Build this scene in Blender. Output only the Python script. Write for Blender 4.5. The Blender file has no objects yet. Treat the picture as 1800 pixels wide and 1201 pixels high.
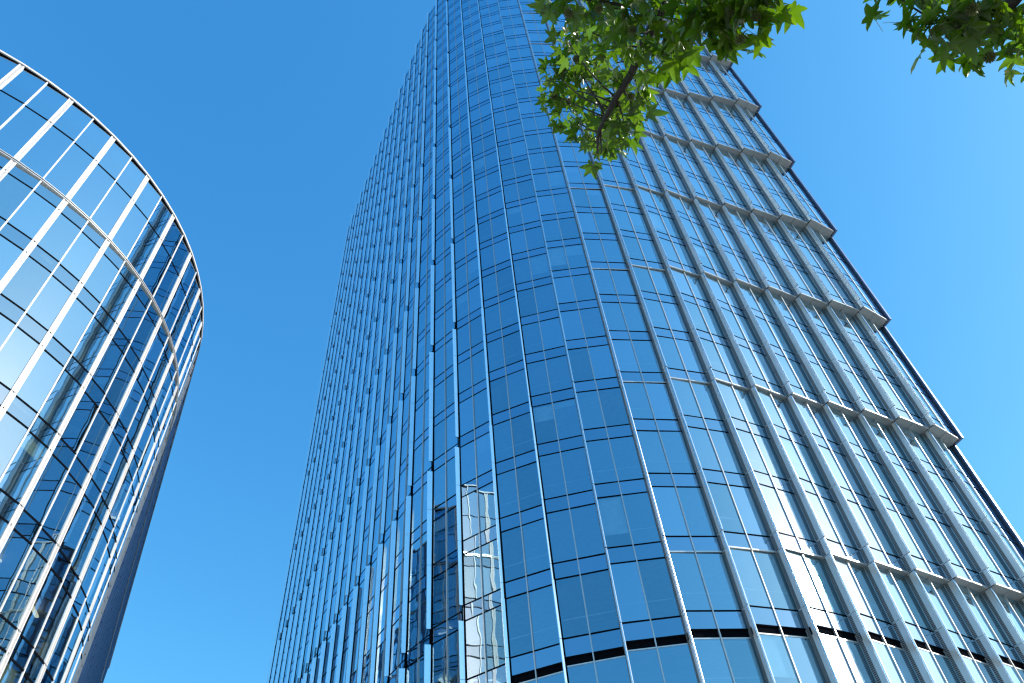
import bpy, bmesh, math, random
from mathutils import Vector, Matrix

random.seed(11)
scene = bpy.context.scene
col = scene.collection
R = math.radians

# ------------------------------------------------------------------ camera
CAM = Vector((0.0, 0.0, 1.6))
RX = Vector((0.9935470575, 0.0859374440, -0.0740202689))     # camera right in world
UY = Vector((0.1134206529, -0.7527984762, 0.6484058989))     # camera up in world
BZ = Vector((0.0, -0.6526172001, -0.7576877920))             # camera back in world
cam_data = bpy.data.cameras.new('camera')
cam = bpy.data.objects.new('camera', cam_data)
col.objects.link(cam)
cam.matrix_world = Matrix(((RX.x, UY.x, BZ.x, CAM.x), (RX.y, UY.y, BZ.y, CAM.y), (RX.z, UY.z, BZ.z, CAM.z), (0, 0, 0, 1)))
cam_data.sensor_width = 36.0
cam_data.sensor_fit = 'HORIZONTAL'
cam_data.lens = 26.0
cam_data.clip_start = 0.05
cam_data.clip_end = 6000.0
scene.camera = cam

# ------------------------------------------------------------------ sky, sun, exposure
SUN_EL = R(27.0)
SUN_AZ = R(94.0)            # clockwise from +Y (straight ahead); +X is to the right
world = bpy.data.worlds.new('World')
scene.world = world
world.use_nodes = True
wn = world.node_tree
wn.nodes.clear()
sky_tex = wn.nodes.new('ShaderNodeTexSky')
sky_tex.sky_type = 'NISHITA'
sky_tex.sun_disc = False
sky_tex.sun_elevation = SUN_EL
sky_tex.sun_rotation = SUN_AZ
sky_tex.altitude = 0.0
sky_tex.air_density = 1.0
sky_tex.dust_density = 0.65
sky_tex.ozone_density = 4.0
bg = wn.nodes.new('ShaderNodeBackground')
bg.inputs['Strength'].default_value = 0.15
wo = wn.nodes.new('ShaderNodeOutputWorld')
sky_split = wn.nodes.new('ShaderNodeSeparateColor')       # the photograph's colour grading, the same over the whole sky
sky_join = wn.nodes.new('ShaderNodeCombineColor')
wn.links.new(sky_tex.outputs['Color'], sky_split.inputs['Color'])
for ch, ref, gam, out_v in (('Red', 1.12, 1.28, 0.48), ('Green', 2.0, 0.80, 1.76), ('Blue', 3.4, 0.56, 3.20)):
    dv = wn.nodes.new('ShaderNodeMath'); dv.operation = 'DIVIDE'; dv.inputs[1].default_value = ref
    pw_ = wn.nodes.new('ShaderNodeMath'); pw_.operation = 'POWER'; pw_.inputs[1].default_value = gam
    ml = wn.nodes.new('ShaderNodeMath'); ml.operation = 'MULTIPLY'; ml.inputs[1].default_value = out_v
    wn.links.new(sky_split.outputs[ch], dv.inputs[0])
    wn.links.new(dv.outputs[0], pw_.inputs[0])
    wn.links.new(pw_.outputs[0], ml.inputs[0])
    wn.links.new(ml.outputs[0], sky_join.inputs[ch])
wn.links.new(sky_join.outputs['Color'], bg.inputs['Color'])
wn.links.new(bg.outputs['Background'], wo.inputs['Surface'])

sun_data = bpy.data.lights.new('sun', 'SUN')
sun_data.energy = 3.4
sun_data.angle = R(0.53)
sun_data.color = (1.0, 0.94, 0.85)
sun = bpy.data.objects.new('sun', sun_data)
col.objects.link(sun)
SUN_DIR = Vector((math.cos(SUN_EL) * math.sin(SUN_AZ), math.cos(SUN_EL) * math.cos(SUN_AZ), math.sin(SUN_EL)))
sun.rotation_euler = SUN_DIR.to_track_quat('Z', 'Y').to_euler()
sun.location = SUN_DIR * 300

scene.view_settings.view_transform = 'Standard'
scene.view_settings.look = 'None'
scene.view_settings.gamma = 1.0
scene.view_settings.exposure = 1.1
scene.view_settings.use_curve_mapping = False
scene.render.engine = 'CYCLES'
scene.cycles.use_denoising = True
scene.cycles.max_bounces = 8
scene.cycles.diffuse_bounces = 3
scene.cycles.glossy_bounces = 5
scene.cycles.transmission_bounces = 4
scene.cycles.transparent_max_bounces = 10
scene.cycles.caustics_reflective = True
scene.cycles.blur_glossy = 2.0
scene.cycles.caustics_refractive = False
scene.cycles.sample_clamp_indirect = 6.0
scene.cycles.filter_width = 1.3


# ------------------------------------------------------------------ helpers
def project(p):
    """pixel in the 1800x1201 photograph of a world point, and depth"""
    v = Vector(p) - CAM
    z = -v.dot(BZ)
    if z < 0.05:
        return None
    return (900 + 1300 * v.dot(RX) / z, 600.5 - 1300 * v.dot(UY) / z, z)


def at(px, py, dist):
    """world point in the direction of a photograph pixel at a distance from the camera"""
    d = RX * (px - 900) + UY * (600.5 - py) - BZ * 1300
    return CAM + d.normalized() * dist


def link_mesh(name, verts, faces, mats, parent=None, mat_ids=None, smooth=False):
    me = bpy.data.meshes.new(name)
    me.from_pydata([tuple(v) for v in verts], [], faces)
    for m in (mats if isinstance(mats, (list, tuple)) else [mats]):
        me.materials.append(m)
    if mat_ids:
        me.polygons.foreach_set('material_index', mat_ids)
    if smooth:
        me.polygons.foreach_set('use_smooth', [True] * len(me.polygons))
    me.update()
    o = bpy.data.objects.new(name, me)
    col.objects.link(o)
    if parent:
        o.parent = parent
        o.matrix_parent_inverse = parent.matrix_world.inverted()
    return o


def thing(name, label, cat, loc, group=None):
    o = bpy.data.objects.new(name, None)
    o.empty_display_size = 0.5
    o.matrix_world = Matrix.Translation(loc)
    col.objects.link(o)
    o['label'] = label
    o['category'] = cat
    if group:
        o['group'] = group
    return o


BOXF = [(0, 3, 2, 1), (4, 5, 6, 7), (0, 1, 5, 4), (1, 2, 6, 5), (2, 3, 7, 6), (3, 0, 4, 7)]


def prism(bot, top):
    """closed prism between two rings of equal length (ring order counter-clockwise from above)"""
    n = len(bot)
    v = list(bot) + list(top)
    f = [tuple(range(n - 1, -1, -1)), tuple(range(n, 2 * n))]
    for i in range(n):
        j = (i + 1) % n
        f.append((i, j, n + j, n + i))
    return v, f


def P3(p, z):
    return Vector((p.x, p.y, z))


def visible_size(verts):
    """rough pixel extent of a piece inside the frame, 0 when outside"""
    xs, ys = [], []
    for v in verts:
        q = project(v)
        if q is None:
            return 0.0
        xs.append(q[0]); ys.append(q[1])
    x0, x1, y0, y1 = max(min(xs), 0), min(max(xs), 1800), max(min(ys), 0), min(max(ys), 1201)
    if x1 <= x0 or y1 <= y0:
        return 0.0
    return math.hypot(x1 - x0, y1 - y0)


class Pieces:
    """pieces of one kind on one thing: the largest in view become parts, the rest one joined part"""
    def __init__(self, name, rest_name, mats, parent, limit=300, smallest=9.0):
        self.name, self.rest, self.mats, self.parent, self.limit, self.smallest = name, rest_name, mats, parent, limit, smallest
        self.items = []

    def add(self, verts, faces, ids=None, key=None):
        self.items.append((verts, faces, ids, key))

    def build(self, parents=None):
        made = {}
        ranked = sorted(self.items, key=lambda it: -visible_size(it[0]))
        own = [it for it in ranked[:self.limit] if visible_size(it[0]) >= self.smallest]
        rest = ranked[len(own):]
        for v, f, ids, key in own:
            c = sum((Vector(q) for q in v), Vector()) / len(v)
            o = link_mesh(self.name, [Vector(q) - c for q in v], f, self.mats, None, ids)
            o.matrix_world = Matrix.Translation(c)
            par = (parents or {}).get(key, self.parent)
            o.parent = par
            o.matrix_parent_inverse = par.matrix_basis.inverted() if par is self.parent else (par.parent.matrix_basis @ par.matrix_parent_inverse @ par.matrix_basis).inverted()
            if key is not None:
                made[key] = o
        if rest:
            V, F, I = [], [], []
            for v, f, ids, key in rest:
                b = len(V)
                V.extend(v)
                F.extend(tuple(i + b for i in q) for q in f)
                I.extend(ids if ids else [0] * len(f))
            o = link_mesh(self.rest, V, F, self.mats, self.parent, I)
            o['kind'] = 'stuff'
        return made


# ------------------------------------------------------------------ materials
def new_mat(name):
    m = bpy.data.materials.new(name)
    m.use_nodes = True
    nt = m.node_tree
    nt.nodes.clear()
    out = nt.nodes.new('ShaderNodeOutputMaterial')
    return m, nt, out


def L(nt, a, b):
    nt.links.new(a, b)


def principled(name, color, rough=0.5, metal=0.0, noise=0.08, nscale=3.0, spec=0.5, bump=0.0, bscale=40.0):
    m, nt, out = new_mat(name)
    b = nt.nodes.new('ShaderNodeBsdfPrincipled')
    b.inputs['Roughness'].default_value = rough
    b.inputs['Metallic'].default_value = metal
    b.inputs['Specular IOR Level'].default_value = spec
    tc = nt.nodes.new('ShaderNodeNewGeometry')
    nz = nt.nodes.new('ShaderNodeTexNoise')
    nz.inputs['Scale'].default_value = nscale
    nz.inputs['Detail'].default_value = 5.0
    L(nt, tc.outputs['Position'], nz.inputs['Vector'])
    mp = nt.nodes.new('ShaderNodeMapRange')
    mp.inputs['From Min'].default_value = 0.3
    mp.inputs['From Max'].default_value = 0.7
    mp.inputs['To Min'].default_value = 1.0 - noise
    mp.inputs['To Max'].default_value = 1.0 + noise
    L(nt, nz.outputs['Fac'], mp.inputs['Value'])
    mx = nt.nodes.new('ShaderNodeVectorMath')
    mx.operation = 'SCALE'
    mx.inputs[0].default_value = color[:3]
    L(nt, mp.outputs['Result'], mx.inputs['Scale'])
    L(nt, mx.outputs['Vector'], b.inputs['Base Color'])
    if bump:
        n2 = nt.nodes.new('ShaderNodeTexNoise')
        n2.inputs['Scale'].default_value = bscale
        L(nt, tc.outputs['Position'], n2.inputs['Vector'])
        bp = nt.nodes.new('ShaderNodeBump')
        bp.inputs['Strength'].default_value = bump
        bp.inputs['Distance'].default_value = 0.01
        L(nt, n2.outputs['Fac'], bp.inputs['Height'])
        L(nt, bp.outputs['Normal'], b.inputs['Normal'])
    L(nt, b.outputs['BSDF'], out.inputs['Surface'])
    return m


def glass(name, r0, tint, through, power=1.4, wave=0.004, haze=0.03, haze_rough=0.10):
    """coated facade glass: mirror reflection rising towards grazing, a tinted see-through share,
    a thin dust haze lobe, and the slight pillowing of real panes"""
    m, nt, out = new_mat(name)
    geo = nt.nodes.new('ShaderNodeNewGeometry')
    nz = nt.nodes.new('ShaderNodeTexNoise')
    nz.inputs['Scale'].default_value = 0.9
    nz.inputs['Detail'].default_value = 1.0
    nz.inputs['Roughness'].default_value = 0.4
    L(nt, geo.outputs['Position'], nz.inputs['Vector'])
    bp = nt.nodes.new('ShaderNodeBump')
    bp.inputs['Strength'].default_value = 1.0
    bp.inputs['Distance'].default_value = wave
    L(nt, nz.outputs['Fac'], bp.inputs['Height'])
    lw = nt.nodes.new('ShaderNodeLayerWeight')
    lw.inputs['Blend'].default_value = 0.5
    pw = nt.nodes.new('ShaderNodeMath'); pw.operation = 'POWER'
    pw.inputs[1].default_value = power
    L(nt, lw.outputs['Facing'], pw.inputs[0])
    mr = nt.nodes.new('ShaderNodeMapRange')
    mr.inputs['To Min'].default_value = r0
    mr.inputs['To Max'].default_value = 1.0
    L(nt, pw.outputs['Value'], mr.inputs['Value'])
    g1 = nt.nodes.new('ShaderNodeBsdfGlossy')
    g1.inputs['Roughness'].default_value = 0.0
    g1.inputs['Color'].default_value = (*tint, 1)
    L(nt, bp.outputs['Normal'], g1.inputs['Normal'])
    g2 = nt.nodes.new('ShaderNodeBsdfGlossy')
    g2.inputs['Roughness'].default_value = haze_rough
    g2.inputs['Color'].default_value = (*tint, 1)
    gm = nt.nodes.new('ShaderNodeMixShader')
    gm.inputs['Fac'].default_value = haze
    L(nt, g1.outputs['BSDF'], gm.inputs[1])
    L(nt, g2.outputs['BSDF'], gm.inputs[2])
    tr = nt.nodes.new('ShaderNodeBsdfTransparent')
    tr.inputs['Color'].default_value = (*through, 1)
    mx = nt.nodes.new('ShaderNodeMixShader')
    L(nt, mr.outputs['Result'], mx.inputs['Fac'])
    L(nt, tr.outputs['BSDF'], mx.inputs[1])
    L(nt, gm.outputs['Shader'], mx.inputs[2])
    L(nt, mx.outputs['Shader'], out.inputs['Surface'])
    return m


def perforated(name, base, hole, pitch_z=0.055, pitch_h=0.06, metal=0.3, fill=0.45):
    """metal sheet with rows of punched slots"""
    m, nt, out = new_mat(name)
    geo = nt.nodes.new('ShaderNodeNewGeometry')
    sp = nt.nodes.new('ShaderNodeSeparateXYZ')
    L(nt, geo.outputs['Position'], sp.inputs['Vector'])
    a = nt.nodes.new('ShaderNodeMath'); a.operation = 'MULTIPLY'; a.inputs[1].default_value = 1.0 / pitch_z
    L(nt, sp.outputs['Z'], a.inputs[0])
    fr = nt.nodes.new('ShaderNodeMath'); fr.operation = 'FRACT'
    L(nt, a.outputs['Value'], fr.inputs[0])
    gt = nt.nodes.new('ShaderNodeMath'); gt.operation = 'LESS_THAN'; gt.inputs[1].default_value = fill
    L(nt, fr.outputs['Value'], gt.inputs[0])
    b = nt.nodes.new('ShaderNodeBsdfPrincipled')
    b.inputs['Roughness'].default_value = 0.45
    b.inputs['Metallic'].default_value = metal
    mc = nt.nodes.new('ShaderNodeMix'); mc.data_type = 'RGBA'
    mc.inputs['A'].default_value = (*base, 1)
    mc.inputs['B'].default_value = (*hole, 1)
    L(nt, gt.outputs['Value'], mc.inputs['Factor'])
    L(nt, mc.outputs['Result'], b.inputs['Base Color'])
    L(nt, b.outputs['BSDF'], out.inputs['Surface'])
    return m


M = {}


def lamp_mat():
    m, nt, out = new_mat('lit ceiling fitting')
    e = nt.nodes.new('ShaderNodeEmission')
    e.inputs['Color'].default_value = (1.0, 0.95, 0.85, 1)
    e.inputs['Strength'].default_value = 1.2
    L(nt, e.outputs['Emission'], out.inputs['Surface'])
    return m


M['lamp'] = lamp_mat()
TG = [glass('tower vision glass %s' % w, r, (tr, 0.86, 1.0), (0.46 * d, 0.60 * d, 0.68 * d))
      for w, r, tr, d in (('plain', 0.47, 0.60, 1.0), ('bright', 0.57, 0.64, 0.9), ('deep', 0.37, 0.57, 1.1))]
TS = [glass('tower spandrel glass %s' % w, r, (tr, 0.82, 1.0), (0.10, 0.16, 0.22))
      for w, r, tr in (('plain', 0.46, 0.58), ('bright', 0.52, 0.62))]
RG = [glass('round tower vision glass %s' % w, r, (0.82, 0.95, 1.0), (0.80 * d, 0.90 * d, 0.76 * d), wave=0.0015)
      for w, r, d in (('plain', 0.64, 1.0), ('bright', 0.72, 0.95), ('clear', 0.56, 1.05))]
RC_GLASS = glass('round tower crown glass', 0.68, (0.80, 0.93, 1.0), (0.10, 0.14, 0.16), wave=0.0015)
RS = [glass('round tower spandrel glass', 0.52, (0.80, 0.93, 1.0), (0.20, 0.29, 0.33), wave=0.0015)]
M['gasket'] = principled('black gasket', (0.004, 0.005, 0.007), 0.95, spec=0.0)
M['fin'] = principled('silver grey fin metal', (0.72, 0.72, 0.68), 0.28, 0.42, noise=0.05, nscale=1.2)
M['blade'] = principled('pale blade metal', (0.93, 0.95, 0.97), 0.14, 0.9, noise=0.03, nscale=0.8)
M['mullion'] = principled('silver mullion', (0.55, 0.54, 0.52), 0.35, 0.6, noise=0.04)
M['soffit'] = principled('soffit panel grey', (0.33, 0.34, 0.33), 0.45, 0.2, noise=0.06)
M['trim'] = principled('bright edge trim', (0.62, 0.61, 0.58), 0.3, 0.6)
M['dark_metal'] = principled('dark navy metal', (0.035, 0.042, 0.06), 0.35, 0.4)
M['nose'] = principled('polished nose', (0.80, 0.80, 0.80), 0.22, 0.95, noise=0.02)
M['vent'] = perforated('punched vent sheet', (0.30, 0.31, 0.31), (0.015, 0.017, 0.02), 0.09, fill=0.5)
M['white'] = principled('white rib paint', (0.52, 0.52, 0.52), 0.42, 0.0, noise=0.12, nscale=0.7)
M['slate'] = principled('slate blue end frame and shaded ribs', (0.09, 0.16, 0.30), 0.4, 0.3, noise=0.1, nscale=2)  # on the wing ribs this colour holds shade; also on the end frame
M['rib_vent'] = perforated('white punched rib', (0.54, 0.54, 0.53), (0.20, 0.21, 0.22), 0.07, metal=0.0, fill=0.4)
M['slab'] = principled('floor slab', (0.20, 0.21, 0.22), 0.8)
M['ceiling'] = principled('ceiling', (0.50, 0.51, 0.48), 0.8)
M['core'] = principled('core wall', (0.16, 0.17, 0.18), 0.8, noise=0.25, nscale=0.4)
M['roof'] = principled('roof membrane', (0.30, 0.30, 0.29), 0.9)
M['plaza'] = principled('plaza paving', (0.27, 0.26, 0.245), 0.8, noise=0.15, nscale=0.5, bump=0.2)
M['bark'] = principled('bark', (0.028, 0.021, 0.015), 0.85, noise=0.35, nscale=14, bump=0.7, bscale=60)
M['blind'] = principled('pale blind', (0.72, 0.80, 0.78), 0.8)
M['rail'] = principled('pale sill rail', (0.75, 0.78, 0.78), 0.5)
M['furnish'] = principled('interior furnishing', (0.10, 0.10, 0.11), 0.7)

# ------------------------------------------------------------------ ground
gs = 1500
link_mesh('plaza_ground', [(-gs, -gs, 0), (gs, -gs, 0), (gs, gs, 0), (-gs, gs, 0)], [(0, 1, 2, 3)], M['plaza'])['kind'] = 'structure'

# ------------------------------------------------------------------ the tall tower
H = 4.2


def Z(n):
    return 1.6 + (n + 4.2354) * H


SP = 0.95                    # spandrel height
Z_ROOF = Z(30.27)
V2 = Vector
tips = []
for k in range(17, 0, -1):   # straight long side, far end first
    tips.append(V2((-8.53 - 1.554 * (k - 1), 42.61 + 2.69 * (k - 1), 0)))
tips += [V2(p + (0,)) for p in ((-6.63, 40.17), (-4.47, 37.98), (-2.05, 36.14), (0.68, 34.80), (3.62, 33.90),
                                (6.63, 33.40), (9.70, 33.50), (12.66, 34.06), (15.41, 35.05), (18.08, 36.24),
                                (20.75, 37.44), (23.45, 38.66), (26.17, 39.87), (28.97, 41.10), (31.62, 42.70))]
NT = len(tips)
iC = 21                      # the fin nearest the middle of the curve
iH1 = 22
END = NT - 1
headings = [(tips[i + 1] - tips[i]).normalized() for i in range(NT - 1)]
tang, norm = [], []
for i in range(NT):
    t = headings[0] if i == 0 else headings[-1] if i == NT - 1 else (headings[i - 1] + headings[i]).normalized()
    if i >= iH1 + 4:
        t = V2((0.911, 0.412, 0))
    if i <= 15:
        t = headings[3]
    tang.append(t)
    norm.append(V2((t.y, -t.x, 0)))
step_n = []                  # outward movement per three-storey section
for i in range(NT):
    j = max(0.0, (i - iH1) / (END - iH1))
    step_n.append(0.95 * j ** 1.5)
ret = []                     # return from the inner glass end to the outer tip
for i in range(NT):
    if i <= 17:
        rn, rt = 0.28, 0.03
    elif i < iC:
        rn, rt = 0.38, 0.10
    else:
        rn, rt = 0.46, 0.10
    ret.append(norm[i] * rn + tang[i] * rt)

zb = [Z(1 + 3 * k) - SP for k in range(0, 10)]        # soffit heights
sections = [(-1, 0.0, zb[0])]
for k in range(10):
    sections.append((k, zb[k], zb[k + 1] if k < 9 else Z_ROOF))


def offset(i, z):
    if step_n[i] == 0.0:
        return 0.0
    k = -1
    for kk, z0, z1 in sections:
        if z >= z0 - 1e-6:
            k, a, b = kk, z0, z1
    return step_n[i] * ((k - 1) + 0.14 * min(1.0, (z - a) / (3 * H)))


def offs(i, z, k):
    """offset of tip i at height z in section k"""
    a = zb[k] if k >= 0 else zb[0] - 3 * H
    return step_n[i] * ((k - 1) + 0.14 * (z - a) / (3 * H))


def tip(i, z, k):
    p = tips[i] + norm[i] * offs(i, z, k)
    return P3(p, z)


def inner(i, z, k):
    p = tips[i] + norm[i] * offs(i, z, k) - ret[i]
    return P3(p, z)


def bay_pt(i, u, z, k):
    a, b = tip(i, z, k), inner(i + 1, z, k)
    return a.lerp(b, u)


def bay_n(i, z, k):
    d = (inner(i + 1, z, k) - tip(i, z, k)).normalized()
    return V2((d.y, -d.x, 0))


def quadbox(i, k, u0, u1, z0, z1, front, back):
    """slab on the glass plane of bay i between u0..u1 and z0..z1, from 'back' to 'front' along the bay normal"""
    n0_, n1_ = bay_n(i, z0, k), bay_n(i, z1, k)
    a0, b0 = bay_pt(i, u0, z0, k), bay_pt(i, u1, z0, k)
    a1, b1 = bay_pt(i, u0, z1, k), bay_pt(i, u1, z1, k)
    return prism([a0 + n0_ * front, b0 + n0_ * front, b0 + n0_ * back, a0 + n0_ * back],
                 [a1 + n1_ * front, b1 + n1_ * front, b1 + n1_ * back, a1 + n1_ * back])


tower = thing('glass_tower', 'tall curved blue glass office tower with stepped silver fins, in the middle', 'building', (8, 50, 0))
panes = Pieces('pane', 'glazing', TG, tower)
spans = Pieces('spandrel_pane', 'spandrel_glazing', TS, tower)
transoms = Pieces('transom', 'transom_bars', M['gasket'], tower)
mulls = Pieces('mullion', 'mullion_bars', M['mullion'], tower)
fins = Pieces('fin', 'fin_lines', [M['fin'], M['dark_metal'], M['nose']], tower)
blades = Pieces('blade_fin', 'blade_lines', [M['blade'], M['gasket']], tower)
vents = Pieces('vent_strip', 'vent_lines', M['vent'], tower)
soffits = Pieces('soffit_panel', 'soffit_rest', M['soffit'], tower, smallest=3)
trims = Pieces('edge_trim', 'edge_trim_rest', M['trim'], tower)
bands = Pieces('shadow_band', 'shadow_band_rest', M['gasket'], tower, smallest=4)


def rng_tilt():
    return random.uniform(-1, 1)


for i in range(NT - 1):
    for k, z0, z1 in sections:
        # storey levels inside this section: (z bottom, z top, kind)
        rows = []
        if k == -1:
            rows += [(Z(0), zb[0], 'v'), (Z(0) - SP, Z(0), 's'), (12.6, 18.03, 'v'), (7.6, 12.6, 'v'), (3.6, 7.6, 'v'), (0.2, 3.6, 'v')]
        else:
            for q in range(3):
                n = 1 + 3 * k + q
                if Z(n) - SP > z1 - 0.2:
                    continue
                rows.append((Z(n) - SP, Z(n), 's'))
                rows.append((Z(n), min(Z(n + 1) - SP, z1), 'v'))
        for a, b, kind in rows:
            if b - a < 0.2:
                continue
            for h in (0, 1):
                w = 0.012
                u0, u1 = (0.0, 0.5 - 0.006) if h == 0 else (0.5 + 0.006, 1.0)
                v, f = quadbox(i, k, u0, u1, a + w, b - w, 0.0, -0.03)
                # every pane sits a hair out of true
                nn = bay_n(i, a, k)
                e = [rng_tilt() * 0.006 for _ in range(3)]
                for q in range(8):
                    top = q >= 4
                    right = (q % 4) in (1, 2)
                    v[q] = v[q] + nn * (e[0] * (1 if top else -1) + e[1] * (1 if right else -1))
                f = f[:4] + f[5:]          # the pane's hidden inner face is left open
                (panes if kind == 'v' else spans).add(v, f, [random.choice((0, 0, 1, 2)) if kind == 'v' else random.choice((0, 1))] * 5)
        # transoms
        if k == -1:
            zs = [Z(0), Z(0) - SP, 12.6, 7.6, 3.6]
        else:
            zs = []
            for q in range(3):
                n = 1 + 3 * k + q
                if Z(n) < z1:
                    zs.append(Z(n))
                if q and Z(n) - SP < z1:
                    zs.append(Z(n) - SP)
            if i < iH1 + 1:
                zs.append(z0 + 0.0)
        for zz in zs:
            v, f = quadbox(i, k, 0.0, 1.0, zz - 0.04, zz + 0.04, 0.016, -0.05)
            transoms.add(v, f)
        if k == -1:
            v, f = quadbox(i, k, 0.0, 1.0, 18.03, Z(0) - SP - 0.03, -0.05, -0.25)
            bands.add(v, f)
            v, f = quadbox(i, k, 0.0, 1.0, 17.97, 18.03, 0.03, -0.10)
            trims.add(v, f)
        # centre mullion: two slim rails with a joint between
        w = 0.030 / 3.0
        v, f = quadbox(i, k, 0.5 - w, 0.5 + w, max(z0, 0.2), z1 - 0.01, 0.075, -0.05)
        mulls.add(v, f)

# returns, fins, blades
for i in range(NT):
    t, n = tang[i], norm[i]
    for k, z0, z1 in sections:
        za = max(z0, 0.2)
        levels = [za] + [Z(m) for m in range(-3, 31) if za + 0.3 < Z(m) < z1 - 0.3] + [z1]
        if i >= iC - 0 and i < END:
            V, F, I = [], [], []

            def put(bot, top, mid):
                v, f = prism(bot, top)
                b = len(V)
                V.extend(v); F.extend(tuple(q + b for q in ff) for ff in f); I.extend([mid] * len(f))
            big = min(1.0, 0.35 + 0.65 * max(0, (i - iC)) / 5.0)
            for a, b in zip(levels[:-1], levels[1:]):
                first = (k >= 0 and a == za)

                def flare(z):
                    if k < 0:
                        return 0.16 * big
                    if first:
                        return 0.05 * big
                    return (0.05 + 0.13 * (z1 - z) / (z1 - za)) * big
                g = 0.014

                def ring(z, fl, inset=0.0):
                    L_, T_ = inner(i, z, k), tip(i, z, k)
                    return [L_ - n * 0.05 + t * (inset), T_ + n * (fl - inset) + t * inset, T_ + n * (fl - inset) + t * (0.10 - inset), L_ - n * 0.05 + t * (0.10 + 0.05 - inset)]
                put(ring(a + g, flare(a)), ring(b - g, flare(b)), 0)
            # polished round nose along the tip
            def nose(z, fl):
                c_ = tip(i, z, k) + n * (fl - 0.01) + t * 0.05
                return [c_ + (n * math.cos(q_ * 0.5236) + t * math.sin(q_ * 0.5236)) * 0.062 for q_ in range(12)]
            for a, b in zip(levels[:-1], levels[1:]):
                first = (k >= 0 and a == za)
                fa = 0.16 * big if k < 0 else 0.05 * big if first else (0.05 + 0.13 * (z1 - a) / (z1 - za)) * big
                fb = 0.16 * big if k < 0 else 0.05 * big if first else (0.05 + 0.13 * (z1 - b) / (z1 - za)) * big
                put(nose(a + 0.014, fa), nose(b - 0.014, fb), 2)
            # dark core behind the joints
            put(ring(za, 0.03, 0.012), ring(z1, 0.03, 0.012), 1)
            fins.add(V, F, I, (i, k))
            # punched vent strip on the inner half of the left face
            for a, b in zip(levels[:-1], levels[1:]):
                def strip(z):
                    L_, T_ = inner(i, z, k), tip(i, z, k)
                    d = T_ - L_
                    return [L_ + d * 0.08 - t * 0.02, L_ + d * 0.52 - t * 0.02, L_ + d * 0.52 + t * 0.02, L_ + d * 0.08 + t * 0.02]
                v, f = prism(strip(a + 0.05), strip(b - 0.05))
                vents.add(v, f, None, (i, k))
        elif i < iC:
            V, F, I = [], [], []

            def put2(bot, top, mid):
                v, f = prism(bot, top)
                b = len(V)
                V.extend(v); F.extend(tuple(q + b for q in ff) for ff in f); I.extend([mid] * len(f))
            thin = 0.085 if i <= 18 else 0.07
            deep = 1.0 if i <= 17 else (0.85, 0.5, 0.34)[i - 18] if i < iC else 0.3
            zs0 = za + (SP if k >= 0 and i <= 18 else 0)
            slope = 0.42 if i <= 18 else (0.75, 0.9)[i - 19]
            lv = [zs0] + [q for q in levels[1:-1] if q > zs0 + 0.3] + [z1]

            def dep(z):
                s = (z - zs0) / max(0.1, z1 - zs0)
                return (0.25 + 0.11 * s) * deep
            for a, b in zip(lv[:-1], lv[1:]):
                def ring2(z):
                    T_ = tip(i, z, k)
                    return [T_ - n * 0.02, T_ + n * dep(z), T_ + n * dep(z) + t * 0.035, T_ - n * 0.02 + t * (0.035 + dep(z) * slope)]
                put2(ring2(a + 0.012), ring2(b - 0.012), 0)
            def ring3(z):
                L_, T_ = inner(i, z, k), tip(i, z, k)
                return [L_ - n * 0.05, T_ + n * 0.03, T_ + n * 0.03 + t * 0.06, L_ - n * 0.05 + t * 0.06]

            def joint(z):
                T_ = tip(i, z, k) + t * (0.035 + 0.30 * deep * slope)
                return [T_ - n * 0.05, T_ + n * 0.03, T_ + n * 0.03 + t * 0.045, T_ - n * 0.05 + t * 0.045]
            put2(joint(za), joint(z1), 1)
            put2(ring3(za), ring3(z1), 1)
            blades.add(V, F, I)

# soffits with a bright trim line on the lower edge of every section
for i in range(iH1, END):
    for k in range(0, 10):
        z = zb[k]
        for h in (0, 1):
            u0, u1 = (0.0, 0.494) if h == 0 else (0.506, 1.0)
            a0, a1 = bay_pt(i, u0, z, k), bay_pt(i, u1, z, k)
            b0, b1 = bay_pt(i, u0, z, k - 1), bay_pt(i, u1, z, k - 1)
            nn = bay_n(i, z, k)
            b0, b1 = b0 - nn * 0.05, b1 - nn * 0.05
            up = V2((0, 0, 0.05))
            v, f = prism([a0 - nn * 0.04, a1 - nn * 0.04, b1, b0], [a0 - nn * 0.04 + up, a1 - nn * 0.04 + up, b1 + up, b0 + up])
            soffits.add(v, f)
        v, f = quadbox(i, k, 0.0, 1.0, z - 0.03, z + 0.06, 0.045, -0.035)
        trims.add(v, f)
# dark end frame at the far right corner, section by section
ends = Pieces('end_frame', 'end_frame_rest', [M['dark_metal'], M['slate']], tower)
for k, z0, z1 in sections:
    za = max(z0, 0.0)
    n, t = norm[END], tang[END]

    def er(z, s0, s1, d0, d1):
        T_ = inner(END, z, k)
        return [T_ + t * s0 + n * d1, T_ + t * s1 + n * d1, T_ + t * s1 + n * d0, T_ + t * s0 + n * d0]
    v, f = prism(er(za, 0.0, 0.16, -0.6, 0.06), er(z1, 0.0, 0.16, -0.6, 0.06))
    v2, f2 = prism(er(za, 0.16, 0.34, -0.6, 0.22), er(z1, 0.16, 0.34, -0.6, 0.22))
    b = len(v)
    ends.add(v + v2, f + [tuple(q + b for q in ff) for ff in f2], [0] * len(f) + [1] * len(f2))
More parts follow.
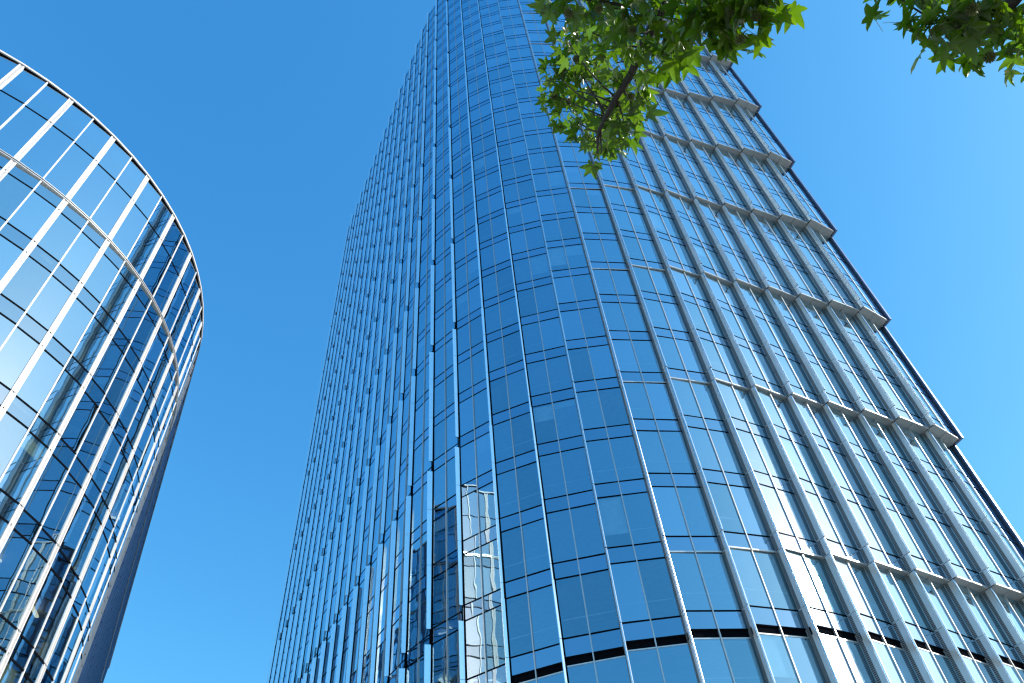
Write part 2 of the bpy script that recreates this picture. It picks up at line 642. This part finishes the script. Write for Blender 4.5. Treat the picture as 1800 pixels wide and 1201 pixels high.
# inside the windows: roller blinds let down by hand, and a rail along the sill line
blinds = Pieces('blind', 'blind_rest', M['blind'], tower)
rails = Pieces('sill_rail', 'sill_rail_rest', M['rail'], tower)
br = random.Random(3)
for i in range(8, NT - 1):
    for m in range(-1, 27):
        k = -1 if m < 1 else (m - 1) // 3
        zl, zt = Z(m), Z(m + 1) - SP
        if br.random() < 0.55:
            rails.add(*quadbox(i, k, 0.03, 0.97, zl + 1.02, zl + 1.06, -0.16, -0.20))
        for h in (0, 1):
            if br.random() < 0.16:
                dz = br.choice((0.5, 0.9, 1.3, 1.8, 2.4))
                blinds.add(*quadbox(i, k, 0.02 + 0.5 * h, 0.48 + 0.5 * h, zt - dz, zt - 0.03, -0.12, -0.14))
fin_objects = fins.build()
vents.build(fin_objects)
for p in (panes, spans, transoms, mulls, blades, soffits, trims, bands, ends, blinds, rails):
    p.build()

# floors inside, core wall, roof and the sides away from the street
ring_i = list(range(NT))


def deep(i, d, z, k):
    p = tips[i] + norm[i] * (offs(i, z, k) - d)
    if i == END:
        p = p + tang[i] * 0.2
    return P3(p, z)


for m in range(-3, 31):
    k = -1 if m < 1 else (m - 1) // 3
    a, b = Z(m) - 0.88, Z(m) - 0.06
    V, F, I = [], [], []
    for i in ring_i:
        V += [deep(i, 0.75, a, k), deep(i, 9.0, a, k), deep(i, 9.0, b, k), deep(i, 0.75, b, k)]
    for i in range(NT - 1):
        o = i * 4
        for q in range(4):
            r = (q + 1) % 4
            F.append((o + q, o + 4 + q, o + 4 + r, o + r))
            I.append(1 if q == 0 else 0)
    link_mesh('floor_slab', V, F, [M['slab'], M['ceiling']], tower, I)
V, F = [], []
back = [deep(i, 9.0, 0, 1) for i in ring_i]
far_r = back[-1] + V2((-20.0, 44.0, 0))
loop = back + [back[-1] + V2((-3.0, 8.0, 0)), far_r, back[0] + V2((8, 12, 0))]
v, f = prism([P3(p, 0.0) for p in loop], [P3(p, Z_ROOF - 1.2) for p in loop])
link_mesh('core_wall', v, f, M['core'], tower)
# flank walls and roof
V, F = [], []
for k, z0, z1 in sections:
    b = len(V)
    V += [inner(END, z0, k) + tang[END] * 0.2, deep(END, 9.0, z0, k), deep(END, 9.0, z1, k), inner(END, z1, k) + tang[END] * 0.2]
    F.append((b, b + 1, b + 2, b + 3))
b = len(V)
p0 = tips[0] - norm[0] * 0.1
V += [P3(p0, 0), P3(p0 - norm[0] * 12, 0), P3(p0 - norm[0] * 12, Z_ROOF), P3(p0, Z_ROOF)]
F.append((b, b + 1, b + 2, b + 3))
link_mesh('flank_wall', V, F, M['dark_metal'], tower)
top = [P3(tips[i] + norm[i] * offs(i, Z_ROOF, 9) - norm[i] * 0.5, Z_ROOF - 1.0) for i in ring_i]
top += [P3(far_r + V2((6, 2, 0)), Z_ROOF - 1.0), P3(loop[-1], Z_ROOF - 1.0)]
v, f = prism(top, [p + V2((0, 0, 0.3)) for p in top])
link_mesh('roof', v, f, M['roof'], tower)

# ------------------------------------------------------------------ the round-ended tower on the left
RC = V2((-40.2, 26.9, 0))
RR = 18.2
DA = R(4.745)
A0 = R(-11.9)                 # angle of a slim rib
ZL = 1.6
rtower = thing('round_tower', 'lower round-ended glass tower with white vertical ribs, at the left edge', 'building', (-40.2, 40, 0))
ARC_LO, ARC_HI = -18, 9       # rib indices on the arc
WING = 36


def rpt(s, out=0.0):
    """plan point of rib position s (1.5 m steps along the facade), 'out' metres in front of the glass"""
    if s <= ARC_HI:
        a = A0 + DA * s
        return V2((RC.x + (RR + out) * math.cos(a), RC.y + (RR + out) * math.sin(a), 0))
    a = A0 + DA * ARC_HI
    n = V2((math.cos(a), math.sin(a), 0))
    t = V2((-math.sin(a), math.cos(a), 0))
    return RC + n * (RR + out) + t * ((s - ARC_HI) * 1.507)


def rframe(s):
    a = A0 + DA * min(s, ARC_HI)
    return V2((math.cos(a), math.sin(a), 0)), V2((-math.sin(a), math.cos(a), 0))


Z_RR = 45.2 + ZL
Z_MID = 42.4 + ZL
Z_LEDGE = 38.3 + ZL
rl = []                        # (upper line, lower line) of each storey
for q in range(0, 10):
    up = 38.2 - 4.2 * q + ZL
    if up > 0.8:
        rl.append(up)
rpanes = Pieces('pane', 'glazing', RG + [RC_GLASS], rtower)
rspans = Pieces('spandrel_pane', 'spandrel_glazing', RS, rtower)
rtrans = Pieces('transom', 'transom_bars', M['gasket'], rtower)
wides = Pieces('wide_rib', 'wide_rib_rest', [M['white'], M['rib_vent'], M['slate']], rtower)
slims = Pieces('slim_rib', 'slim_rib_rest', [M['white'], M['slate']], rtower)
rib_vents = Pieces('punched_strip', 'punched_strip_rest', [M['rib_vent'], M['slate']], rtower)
ledge = Pieces('ledge', 'ledge_rest', [M['trim'], M['gasket']], rtower)
caps = Pieces('roof_cap', 'roof_cap_rest', [M['white'], M['gasket']], rtower)


def rbox(s0, s1, z0, z1, front, back, yaw=0.0):
    n = (rpt((s0 + s1) / 2, 1.0) - rpt((s0 + s1) / 2)).normalized()
    a, b = rpt(s0), rpt(s1)
    a, b = a - n * yaw, b + n * yaw
    ring = [a + n * front, b + n * front, b + n * back, a + n * back]
    return prism([P3(p, z0) for p in ring], [P3(p, z1) for p in ring])


for s in range(ARC_LO, ARC_HI + WING):
    rows = [(Z_LEDGE + 0.1, Z_MID, 'c'), (Z_MID, Z_RR - 0.05, 'c')]
    for q, up in enumerate(rl):
        rows.append((up - 1.0, up, 's'))
        nxt = rl[q + 1] if q + 1 < len(rl) else 0.1
        rows.append((nxt, up - 1.0, 'v'))
    for a, b, kind in rows:
        v, f = rbox(s, s + 1, a + 0.01, b - 0.01, 0.0, -0.03)
        nn = rframe(s + 0.5)[0]
        e = [rng_tilt() * 0.003 for _ in range(2)]
        yaw = 0.040 if s < ARC_HI else 0.0      # the facets are set a little askew between the ribs
        for q in range(8):
            v[q] = v[q] + nn * (e[0] * (1 if q >= 4 else -1) + (e[1] + yaw) * (1 if (q % 4) in (1, 2) else -1))
        f = f[:4] + f[5:]
        (rspans if kind == 's' else rpanes).add(v, f, [0 if kind == 's' else 3 if kind == 'c' else random.choice((0, 0, 1, 2))] * 5)
    for zz in [Z_MID] + [u for u in rl[1:]] + [u - 1.0 for u in rl]:
        v, f = rbox(s, s + 1, zz - 0.05, zz + 0.05, 0.014, -0.05, 0.040 if s < ARC_HI else 0.0)
        rtrans.add(v, f)
    v, f = rbox(s, s + 1, Z_LEDGE + 0.02, Z_LEDGE + 0.08, 0.12, -0.05)
    v2, f2 = rbox(s, s + 1, Z_LEDGE - 0.06, Z_LEDGE + 0.02, 0.09, -0.05)
    v3, f3 = rbox(s, s + 1, Z_LEDGE - 0.12, Z_LEDGE - 0.06, 0.12, -0.05)
    b1, b2 = len(v), len(v) + len(v2)
    ledge.add(v + v2 + v3, f + [tuple(q + b1 for q in ff) for ff in f2] + [tuple(q + b2 for q in ff) for ff in f3],
              [0] * 6 + [1] * 6 + [0] * 6)
    v, f = rbox(s, s + 1, Z_RR - 0.04, Z_RR + 0.08, 0.14, -0.3)
    v2, f2 = rbox(s, s + 1, Z_RR - 0.11, Z_RR - 0.04, 0.05, -0.3)
    b1 = len(v)
    caps.add(v + v2, f + [tuple(q + b1 for q in ff) for ff in f2], [0] * 6 + [1] * 6)

for s in range(ARC_LO, ARC_HI + WING):
    n, t = rframe(s)
    c = rpt(s)
    lv = [0.1] + sorted(rl[1:]) + [Z_LEDGE - 0.12]
    spansz = list(zip(lv[:-1], lv[1:])) + [(Z_LEDGE + 0.08, Z_MID), (Z_MID, Z_RR - 0.04)]
    dark = s >= ARC_HI + 3  # wing ribs from here on: the tall tower's shade put into the colour
    for a, b in spansz:
        def bx(w0, w1, d0, d1):
            ring = [c + t * w0 + n * d1, c + t * w0 + n * d0, c + t * w1 + n * d0, c + t * w1 + n * d1]
            ring = [ring[3], ring[2], ring[1], ring[0]]
            ring.reverse()
            return prism([P3(p, a + 0.02) for p in ring], [P3(p, b - 0.02) for p in ring])
        if s % 2 == 0:
            v, f = bx(-0.04, 0.04, -0.05, 0.07)
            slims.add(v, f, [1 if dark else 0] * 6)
        else:
            V, F, I = [], [], []
            rib_key = (s, round(a, 2))
            for (w0, w1, d0, d1, mid) in ((-0.155, -0.075, -0.05, 0.075, 0), (-0.075, 0.02, -0.05, 0.05, 1), (0.02, 0.042, -0.05, 0.07, 0),
                                          (0.042, 0.068, -0.05, 0.05, 1), (0.068, 0.155, -0.05, 0.075, 0)):
                v, f = bx(w0, w1, d0, d1)
                if mid == 1:
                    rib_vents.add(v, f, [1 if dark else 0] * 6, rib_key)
                    continue
                bb = len(V)
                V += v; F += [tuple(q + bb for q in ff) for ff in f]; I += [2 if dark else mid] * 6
            wides.add(V, F, I, rib_key)
rblinds = Pieces('blind', 'blind_rest', M['blind'], rtower)
rlights = Pieces('ceiling_light', 'ceiling_light_rest', M['lamp'], rtower)
rposts = Pieces('column', 'column_rest', M['ceiling'], rtower)
rducts = Pieces('duct', 'duct_rest', M['furnish'], rtower)
for s in range(ARC_LO, ARC_HI + 2):
    for q, up in enumerate(rl[:-1]):
        zt, zl = up - 1.0, rl[q + 1]
        n, t = rframe(s + 0.5)
        if br.random() < 0.05:
            dz = br.choice((0.8, 1.4, 2.2, 3.1))
            rblinds.add(*rbox(s + 0.05, s + 0.95, zt - dz, zt - 0.03, -0.14, -0.16))
        if br.random() < 0.22:
            c = rpt(s + 0.5, -br.uniform(1.0, 4.5))
            w, d = br.choice(((0.08, 0.75), (0.35, 0.35), (0.75, 0.08)))
            ring = [c - t * w - n * d, c + t * w - n * d, c + t * w + n * d, c - t * w + n * d]
            rlights.add(*prism([P3(p, up - 1.12) for p in ring], [P3(p, up - 1.04) for p in ring]))
        if s % 6 == 1:
            c = rpt(s, -1.6)
            ring = [c + V2((math.cos(a_ * 0.785), math.sin(a_ * 0.785), 0)) * 0.38 for a_ in range(8)]
            rposts.add(*prism([P3(p, zl) for p in ring], [P3(p, zt + 0.1) for p in ring]))
        if br.random() < 0.5:
            c = rpt(s + 0.5, -br.uniform(1.5, 5.0))
            w = br.uniform(0.8, 2.0)
            dr = (t * br.uniform(-1, 1) + n * br.uniform(-1, 1)).normalized()
            pq = V2((-dr.y, dr.x, 0)) * 0.22
            ring = [c - dr * w - pq, c + dr * w - pq, c + dr * w + pq, c - dr * w + pq]
            rducts.add(*prism([P3(p, up - 1.35) for p in ring], [P3(p, up - 0.95) for p in ring]))
def rise(p):
    """the crown climbs gently towards the near side"""
    a_ = (math.atan2(p.y - RC.y, p.x - RC.x) - A0) / DA
    if p.z <= Z_LEDGE + 0.12 or a_ > 7 or p.x < RC.x:
        return p
    return V2((p.x, p.y, p.z + 0.1 * (7 - a_) * (p.z - Z_LEDGE) / (Z_RR - Z_LEDGE)))


for pc in (rpanes, rtrans, wides, rib_vents, slims, caps):
    pc.items = [([rise(Vector(q)) for q in v], f, ids, key) for v, f, ids, key in pc.items]
rib_vents.build(wides.build())
for p in (rpanes, rspans, rtrans, slims, ledge, caps, rblinds, rlights, rposts, rducts):
    p.build()

# inside of the round tower
for up in rl + [Z_LEDGE + 3.0]:
    V, F, I = [], [], []
    ss = list(range(ARC_LO, ARC_HI + WING + 1))
    a, b = up - 0.85, up - 0.1
    for s in ss:
        n, t = rframe(s)
        o_, i_ = rpt(s, -0.35), rpt(s, -8.0)
        V += [P3(o_, a), P3(i_, a), P3(i_, b), P3(o_, b)]
    for q0 in range(len(ss) - 1):
        o = q0 * 4
        for q in range(4):
            r = (q + 1) % 4
            F.append((o + q, o + 4 + q, o + 4 + r, o + r))
            I.append(1 if q == 0 else 0)
    link_mesh('floor_slab', V, F, [M['slab'], M['ceiling']], rtower, I)
ss = list(range(ARC_LO, ARC_HI + WING + 1))
loop = [rpt(s, -8.0) for s in ss]
loop += [loop[-1] + V2((-16, -8, 0)), V2((-75, 40, 0)), loop[0] + V2((-14, 4, 0))]
v, f = prism([P3(p, 0) for p in loop], [P3(p, Z_RR - 1.5) for p in loop])
link_mesh('core_wall', v, f, M['core'], rtower)
loop = [rpt(s, -0.3) for s in ss]
loop += [loop[-1] + V2((-22, -12, 0)), V2((-85, 40, 0)), loop[0] + V2((-22, 2, 0))]
v, f = prism([P3(p, Z_RR - 0.6) for p in loop], [P3(p, Z_RR - 0.3) for p in loop])
link_mesh('roof', v, f, M['roof'], rtower)

# ------------------------------------------------------------------ the sweetgum tree whose boughs hang into the picture
def leaf_material(name, top, under):
    m, nt, out = new_mat(name)
    geo = nt.nodes.new('ShaderNodeNewGeometry')
    oi = nt.nodes.new('ShaderNodeObjectInfo')
    nz = nt.nodes.new('ShaderNodeTexNoise')
    nz.inputs['Scale'].default_value = 25.0
    L(nt, geo.outputs['Position'], nz.inputs['Vector'])
    ad = nt.nodes.new('ShaderNodeMath'); ad.operation = 'ADD'
    L(nt, oi.outputs['Random'], ad.inputs[0])
    L(nt, nz.outputs['Fac'], ad.inputs[1])
    ramp = nt.nodes.new('ShaderNodeMapRange')
    ramp.inputs['From Max'].default_value = 2.0
    L(nt, ad.outputs['Value'], ramp.inputs['Value'])
    mc = nt.nodes.new('ShaderNodeMix'); mc.data_type = 'RGBA'
    mc.inputs['A'].default_value = (*top, 1)
    mc.inputs['B'].default_value = (*under, 1)
    L(nt, ramp.outputs['Result'], mc.inputs['Factor'])
    b = nt.nodes.new('ShaderNodeBsdfPrincipled')
    b.inputs['Roughness'].default_value = 0.30
    b.inputs['Specular IOR Level'].default_value = 0.7
    L(nt, mc.outputs['Result'], b.inputs['Base Color'])
    hs = nt.nodes.new('ShaderNodeMix'); hs.data_type = 'RGBA'; hs.blend_type = 'MULTIPLY'
    hs.inputs['Factor'].default_value = 1.0
    hs.inputs['B'].default_value = (2.0, 2.6, 0.5, 1)
    L(nt, mc.outputs['Result'], hs.inputs['A'])
    tl = nt.nodes.new('ShaderNodeBsdfTranslucent')
    L(nt, hs.outputs['Result'], tl.inputs['Color'])
    mx = nt.nodes.new('ShaderNodeMixShader')
    mx.inputs['Fac'].default_value = 0.45
    L(nt, b.outputs['BSDF'], mx.inputs[1])
    L(nt, tl.outputs['BSDF'], mx.inputs[2])
    L(nt, mx.outputs['Shader'], out.inputs['Surface'])
    return m


M['leaf'] = leaf_material('sweetgum leaf', (0.024, 0.060, 0.006), (0.105, 0.150, 0.012))
M['stalk'] = principled('leaf stalk', (0.16, 0.17, 0.05), 0.6)
M['seed'] = principled('seed ball', (0.10, 0.12, 0.03), 0.7, noise=0.3, nscale=60)


def leaf_mesh(seed):
    """five-pointed sweetgum leaf in the XY plane, stalk end at the origin, middle lobe along +Y, lobe length about 1"""
    rg = random.Random(seed)
    hub = Vector((0, 0.18, 0))
    lobes = [(-112, 0.62), (-56, 0.88), (0, 1.0), (56, 0.88), (112, 0.62)]
    verts, faces = [hub.copy()], []
    rim = []
    droop = rg.uniform(0.05, 0.55)
    fold = rg.uniform(0.05, 0.75)
    curl = rg.uniform(-0.35, 0.40)

    def vert(r, ang, mid):
        a = R(ang)
        x, y = math.sin(a) * r, math.cos(a) * r
        d = math.hypot(x, y)
        z = -droop * d * d + fold * (0.0 if mid else 0.16) + curl * x * abs(x)
        verts.append(hub + Vector((x, y, z)))
        return len(verts) - 1
    mids = []
    for li, (ang, ln) in enumerate(lobes):
        ang += rg.uniform(-9, 9)
        ln *= rg.uniform(0.82, 1.10)
        if li == 0:
            rim.append(vert(0.16, -168, False))
        else:
            rim.append(vert(0.42 * rg.uniform(0.9, 1.1), (ang + lobes[li - 1][0]) / 2, False))
        w = 14.0 if li in (1, 2, 3) else 16
        l1 = vert(ln * 0.56, ang - w * 1.35, False)
        l2 = vert(ln * 0.78, ang - w * 0.62, False)
        t = vert(ln, ang, True)
        r2 = vert(ln * 0.78, ang + w * 0.62, False)
        r1 = vert(ln * 0.56, ang + w * 1.35, False)
        m = vert(ln * 0.62, ang, True)
        mids.append((rim[-1], l1, l2, t, r2, r1, m))
    last = vert(0.16, 168, False)
    for li, (n0, l1, l2, t, r2, r1, m) in enumerate(mids):
        n1 = mids[li + 1][0] if li < 4 else last
        faces += [(0, m, l1), (0, l1, n0), (m, l2, l1), (m, t, l2), (m, r2, t), (m, r1, r2), (0, r1, m), (0, n1, r1)]
    # stalk
    k = len(verts)
    a, bq = Vector((0, -0.85, 0.10)), hub
    for c in (a, bq):
        for q in range(3):
            an = q * 2.094
            verts.append(c + Vector((math.cos(an) * 0.012, 0, math.sin(an) * 0.012)))
    for q in range(3):
        faces.append((k + q, k + (q + 1) % 3, k + 3 + (q + 1) % 3, k + 3 + q))
    me = bpy.data.meshes.new('leaf')
    me.from_pydata([tuple(v) for v in verts], [], faces)
    me.materials.append(M['leaf']); me.materials.append(M['stalk'])
    for p in me.polygons[-3:]:
        p.material_index = 1
    for p in me.polygons:
        p.use_smooth = True
    me.update()
    return me


leaf_kinds = [leaf_mesh(q) for q in range(14)]


def tube(points, radii, sides=7):
    V, F = [], []
    for i, p in enumerate(points):
        d = (points[min(i + 1, len(points) - 1)] - points[max(i - 1, 0)]).normalized()
        u = d.cross(Vector((0.3, 0.2, 1))).normalized()
        w = d.cross(u).normalized()
        for q in range(sides):
            a = 2 * math.pi * q / sides
            V.append(p + (u * math.cos(a) + w * math.sin(a)) * radii[i])
    for i in range(len(points) - 1):
        for q in range(sides):
            r = (q + 1) % sides
            F.append((i * sides + q, i * sides + r, (i + 1) * sides + r, (i + 1) * sides + q))
    F.append(tuple(range(sides - 1, -1, -1)))
    F.append(tuple((len(points) - 1) * sides + q for q in range(sides)))
    return V, F


def bend(a, b, n, sag, rg):
    out = []
    side = (b - a).cross(Vector((0, 0, 1)))
    side = side.normalized() if side.length > 1e-4 else Vector((1, 0, 0))
    j = rg.uniform(-1, 1) * (b - a).length * 0.08
    for q in range(n + 1):
        s = q / n
        out.append(a.lerp(b, s) + Vector((0, 0, -sag * 4 * s * (1 - s))) + side * j * math.sin(math.pi * s))
    return out


tree_base = Vector((2.6, -0.9, 0))
tree = thing('sweetgum_tree', 'green star-leaved sweetgum tree with spiky seed balls, hanging in from the top', 'tree', tree_base)
rg = random.Random(5)
fork = tree_base + Vector((-0.25, 0.2, 3.4))
crown = tree_base + Vector((0.1, 0.5, 7.2))
v, f = tube([tree_base, tree_base + Vector((-0.05, 0.03, 1.2)), tree_base + Vector((-0.12, 0.1, 2.4)), fork, fork.lerp(crown, 0.5), crown], [0.17, 0.14, 0.125, 0.11, 0.07, 0.02], 12)
link_mesh('trunk', v, f, M['bark'], tree, smooth=True)


def limb(name, pts, r0, r1, sides=8):
    v, f = tube(pts, [r0 + (r1 - r0) * q / (len(pts) - 1) for q in range(len(pts))], sides)
    return link_mesh(name, v, f, M['bark'], tree, smooth=True)


# two low boughs reaching over the footpath
bough_a = [fork, at(1500, -330, 3.2), at(1290, -150, 2.9), at(1200, -30, 2.75), at(1160, 25, 2.7), at(1133, 75, 2.7), at(1110, 130, 2.75), at(1078, 180, 2.8), at(1052, 232, 2.9), at(1050, 270, 2.95)]
limb('limb', bough_a, 0.034, 0.004)
bough_b = [at(1290, -150, 2.9), at(1290, -70, 2.7), at(1325, -20, 2.6), at(1370, 0, 2.55)]
limb('limb', bough_b, 0.02, 0.005)
bough_c = [fork + Vector((0, 0, -0.3)), at(1900, -200, 2.6), at(1830, -60, 2.5), at(1770, 10, 2.45), at(1690, 45, 2.4), at(1640, 50, 2.35)]
limb('limb', bough_c, 0.035, 0.005)

sprays = []
# (pixel x, pixel y, distance, leaves, size)
for x, y, d, n, sz in (
        (985, -5, 2.5, 5, 1), (1030, 0, 2.55, 5, 1.1), (1080, 15, 2.6, 5, 1.05), (1125, 15, 2.55, 6, 1.1), (1165, 5, 2.5, 6, 1.1),
        (1210, 20, 2.45, 6, 1.15), (1250, 10, 2.4, 6, 1.15), (1295, 15, 2.4, 6, 1.1), (1330, 5, 2.4, 5, 1.1), (1362, -8, 2.4, 4, 1.1),
        (1000, 75, 3, 6, 0.85), (1035, 55, 2.8, 5, 1), (1075, 70, 2.85, 6, 0.95), (1118, 60, 2.6, 6, 1.05), (1180, 60, 2.5, 6, 1.1),
        (1222, 55, 2.45, 5, 1.1), (1262, 42, 2.4, 5, 1.1), (1300, 45, 2.4, 5, 1.05),
        (975, 125, 3.1, 8, 0.8), (1010, 115, 3.1, 9, 0.8), (1045, 110, 3, 9, 0.85), (1085, 110, 2.8, 8, 0.95), (1150, 100, 2.6, 6, 1.05), (1180, 95, 2.55, 5, 1),
        (972, 165, 3.2, 7, 0.8), (1005, 160, 3.15, 9, 0.8), (1040, 155, 3.05, 9, 0.85), (1078, 155, 2.95, 9, 0.85), (1118, 145, 2.8, 8, 0.95),
        (1005, 205, 3.15, 8, 0.8), (1040, 200, 3.1, 9, 0.8), (1078, 200, 2.95, 8, 0.9), (1112, 190, 2.85, 8, 0.95),
        (1035, 240, 3.1, 7, 0.8), (1065, 240, 3, 7, 0.9), (1098, 225, 2.9, 7, 0.95), (1058, 270, 3.05, 5, 0.85)):
    sprays.append((at(x, y, d), n, sz, bough_a[3:] if x < 1230 else bough_b))
for x, y, d, n, sz in (
        (1575, -8, 2.3, 3, 1.0), (1625, 15, 2.3, 5, 1.05), (1650, 50, 2.3, 5, 1.05), (1690, 20, 2.35, 6, 1.0), (1690, 65, 2.4, 5, 0.9),
        (1730, 10, 2.4, 6, 1.0), (1735, 60, 2.45, 6, 0.9), (1775, 20, 2.45, 6, 1.0), (1790, 65, 2.5, 6, 0.9), (1800, 100, 2.5, 3, 0.8)):
    sprays.append((at(x, y, d), n, sz, bough_c[2:]))
LEAF = 0.062
n_leaf = 0
seed_spots = []
for c, n, sz, bough in sprays:
    fine = [bough[q].lerp(bough[q + 1], w / 6) for q in range(len(bough) - 1) for w in range(6)]
    near = min(range(len(fine)), key=lambda q: (fine[q] - c).length)
    root = fine[max(0, near - rg.randint(2, 6))]
    if (root - c).length > 0.03:
        v, f = tube(bend(root, c, 4, 0.02, rg), [0.0042, 0.0035, 0.0030, 0.0025, 0.0020], 5)
        link_mesh('twig', v, f, M['bark'], tree, smooth=True)
    if rg.random() < 0.40:
        seed_spots.append(c + Vector((rg.uniform(-0.04, 0.04), rg.uniform(-0.04, 0.04), -0.07)))
    grow = (c - root).normalized() if (c - root).length > 0.01 else Vector((-0.3, 0.2, -0.9))
    for q in range(n):
        az = 2 * math.pi * (q + rg.random() * 0.7) / n
        out_d = (Vector((math.cos(az), math.sin(az), rg.uniform(-0.75, 0.15))) + grow * 0.5).normalized()
        s = LEAF * sz * rg.uniform(0.66, 1.2)
        wob = 0.45 if sz > 0.96 else 0.85
        up = Vector((rg.gauss(0, wob), rg.gauss(0, wob), 1.0)).normalized()
        yv = out_d
        xv = yv.cross(up).normalized()
        zv = xv.cross(yv)
        m = Matrix((xv, yv, zv)).transposed().to_4x4()
        m.translation = c + yv * s * 0.85
        o = bpy.data.objects.new('leaf', rg.choice(leaf_kinds))
        col.objects.link(o)
        o.matrix_world = m @ Matrix.Scale(s, 4)
        o.parent = tree
        o.matrix_parent_inverse = tree.matrix_world.inverted()
        n_leaf += 1

V, F, I = [], [], []
for c, n, sz, bough in sprays:
    for q in range(7):
        s = LEAF * sz * rg.uniform(0.55, 0.95)
        p = c + Vector((rg.gauss(0, 0.028), rg.gauss(0, 0.028), rg.gauss(0.01, 0.025)))
        yv = Vector((rg.uniform(-1, 1), rg.uniform(-1, 1), rg.uniform(-1.2, 0.1))).normalized()
        up = Vector((rg.gauss(0, 0.8), rg.gauss(0, 0.8), 1)).normalized()
        xv = yv.cross(up).normalized()
        m = Matrix((xv, yv, xv.cross(yv))).transposed()
        me = rg.choice(leaf_kinds)
        b = len(V)
        V += [m @ (vv.co * s) + p for vv in me.vertices]
        for pl in me.polygons:
            F.append(tuple(b + w for w in pl.vertices)); I.append(pl.material_index)
link_mesh('young_leaves', V, F, [M['leaf'], M['stalk']], tree, I, smooth=True)['kind'] = 'stuff'

# spiky seed balls on long stalks
bm = bmesh.new()
bmesh.ops.create_icosphere(bm, subdivisions=2, radius=0.010)
for fc in list(bm.faces):
    cn, nn = fc.calc_center_median(), fc.normal.copy()
    ex = bmesh.ops.extrude_discrete_faces(bm, faces=[fc])['faces'][0]
    for vq in ex.verts:
        vq.co = cn + nn * 0.0075 + (vq.co - cn) * 0.12
seed_me = bpy.data.meshes.new('seed_ball')
bm.to_mesh(seed_me)
bm.free()
seed_me.materials.append(M['seed'])
for p in seed_spots:
    o = bpy.data.objects.new('seed_ball', seed_me)
    col.objects.link(o)
    o.matrix_world = Matrix.Translation(p) @ Matrix.Rotation(rg.random() * 3, 4, 'X')
    o.parent = tree
    o.matrix_parent_inverse = tree.matrix_world.inverted()

# the rest of the crown, out of view, placed to shade the upper sprays
V, F, I = [], [], []
lit_gap = at(1030, 170, 3.05)          # crown leaves left out so that sun reaches the low left spray
for q in range(2600):
    while True:
        p = Vector((rg.uniform(-1, 1), rg.uniform(-1, 1), rg.uniform(-1, 1)))
        if p.length < 1:
            break
    p = Vector((p.x * 2.6, p.y * 2.4, p.z * 2.2)) + crown + Vector((0.9, 0.2, -1.4))
    pr = project(p)
    if pr and -120 < pr[0] < 1920 and -120 < pr[1] < 1300:
        continue
    if pr and pr[1] > -500 and pr[0] < 1500 and pr[2] > 0.3:
        continue
    w = p - lit_gap
    if (w - SUN_DIR * w.dot(SUN_DIR)).length < 0.5:
        continue
    s = LEAF * rg.uniform(0.9, 1.3)
    yv = Vector((rg.uniform(-1, 1), rg.uniform(-1, 1), rg.uniform(-0.7, 0.2))).normalized()
    up = Vector((rg.gauss(0, 0.5), rg.gauss(0, 0.5), 1)).normalized()
    xv = yv.cross(up).normalized()
    zv = xv.cross(yv)
    m = Matrix((xv, yv, zv)).transposed()
    me = rg.choice(leaf_kinds)
    b = len(V)
    V += [m @ (vv.co * s) + p for vv in me.vertices]
    for pl in me.polygons:
        F.append(tuple(b + w for w in pl.vertices)); I.append(pl.material_index)
link_mesh('foliage', V, F, [M['leaf'], M['stalk']], tree, I, smooth=True)['kind'] = 'stuff'
for q in range(7):
    a = fork.lerp(crown, rg.uniform(0.1, 0.9))
    an = q * 0.9
    e = a + Vector((math.cos(an) * 1.6 + 0.6, math.sin(an) * 1.5 - 0.3, rg.uniform(0.2, 0.9)))
    pr = project(e)
    if pr and -100 < pr[0] < 1900 and -100 < pr[1] < 1300:
        continue
    limb('limb', bend(a, e, 5, -0.1, rg), 0.035, 0.008)
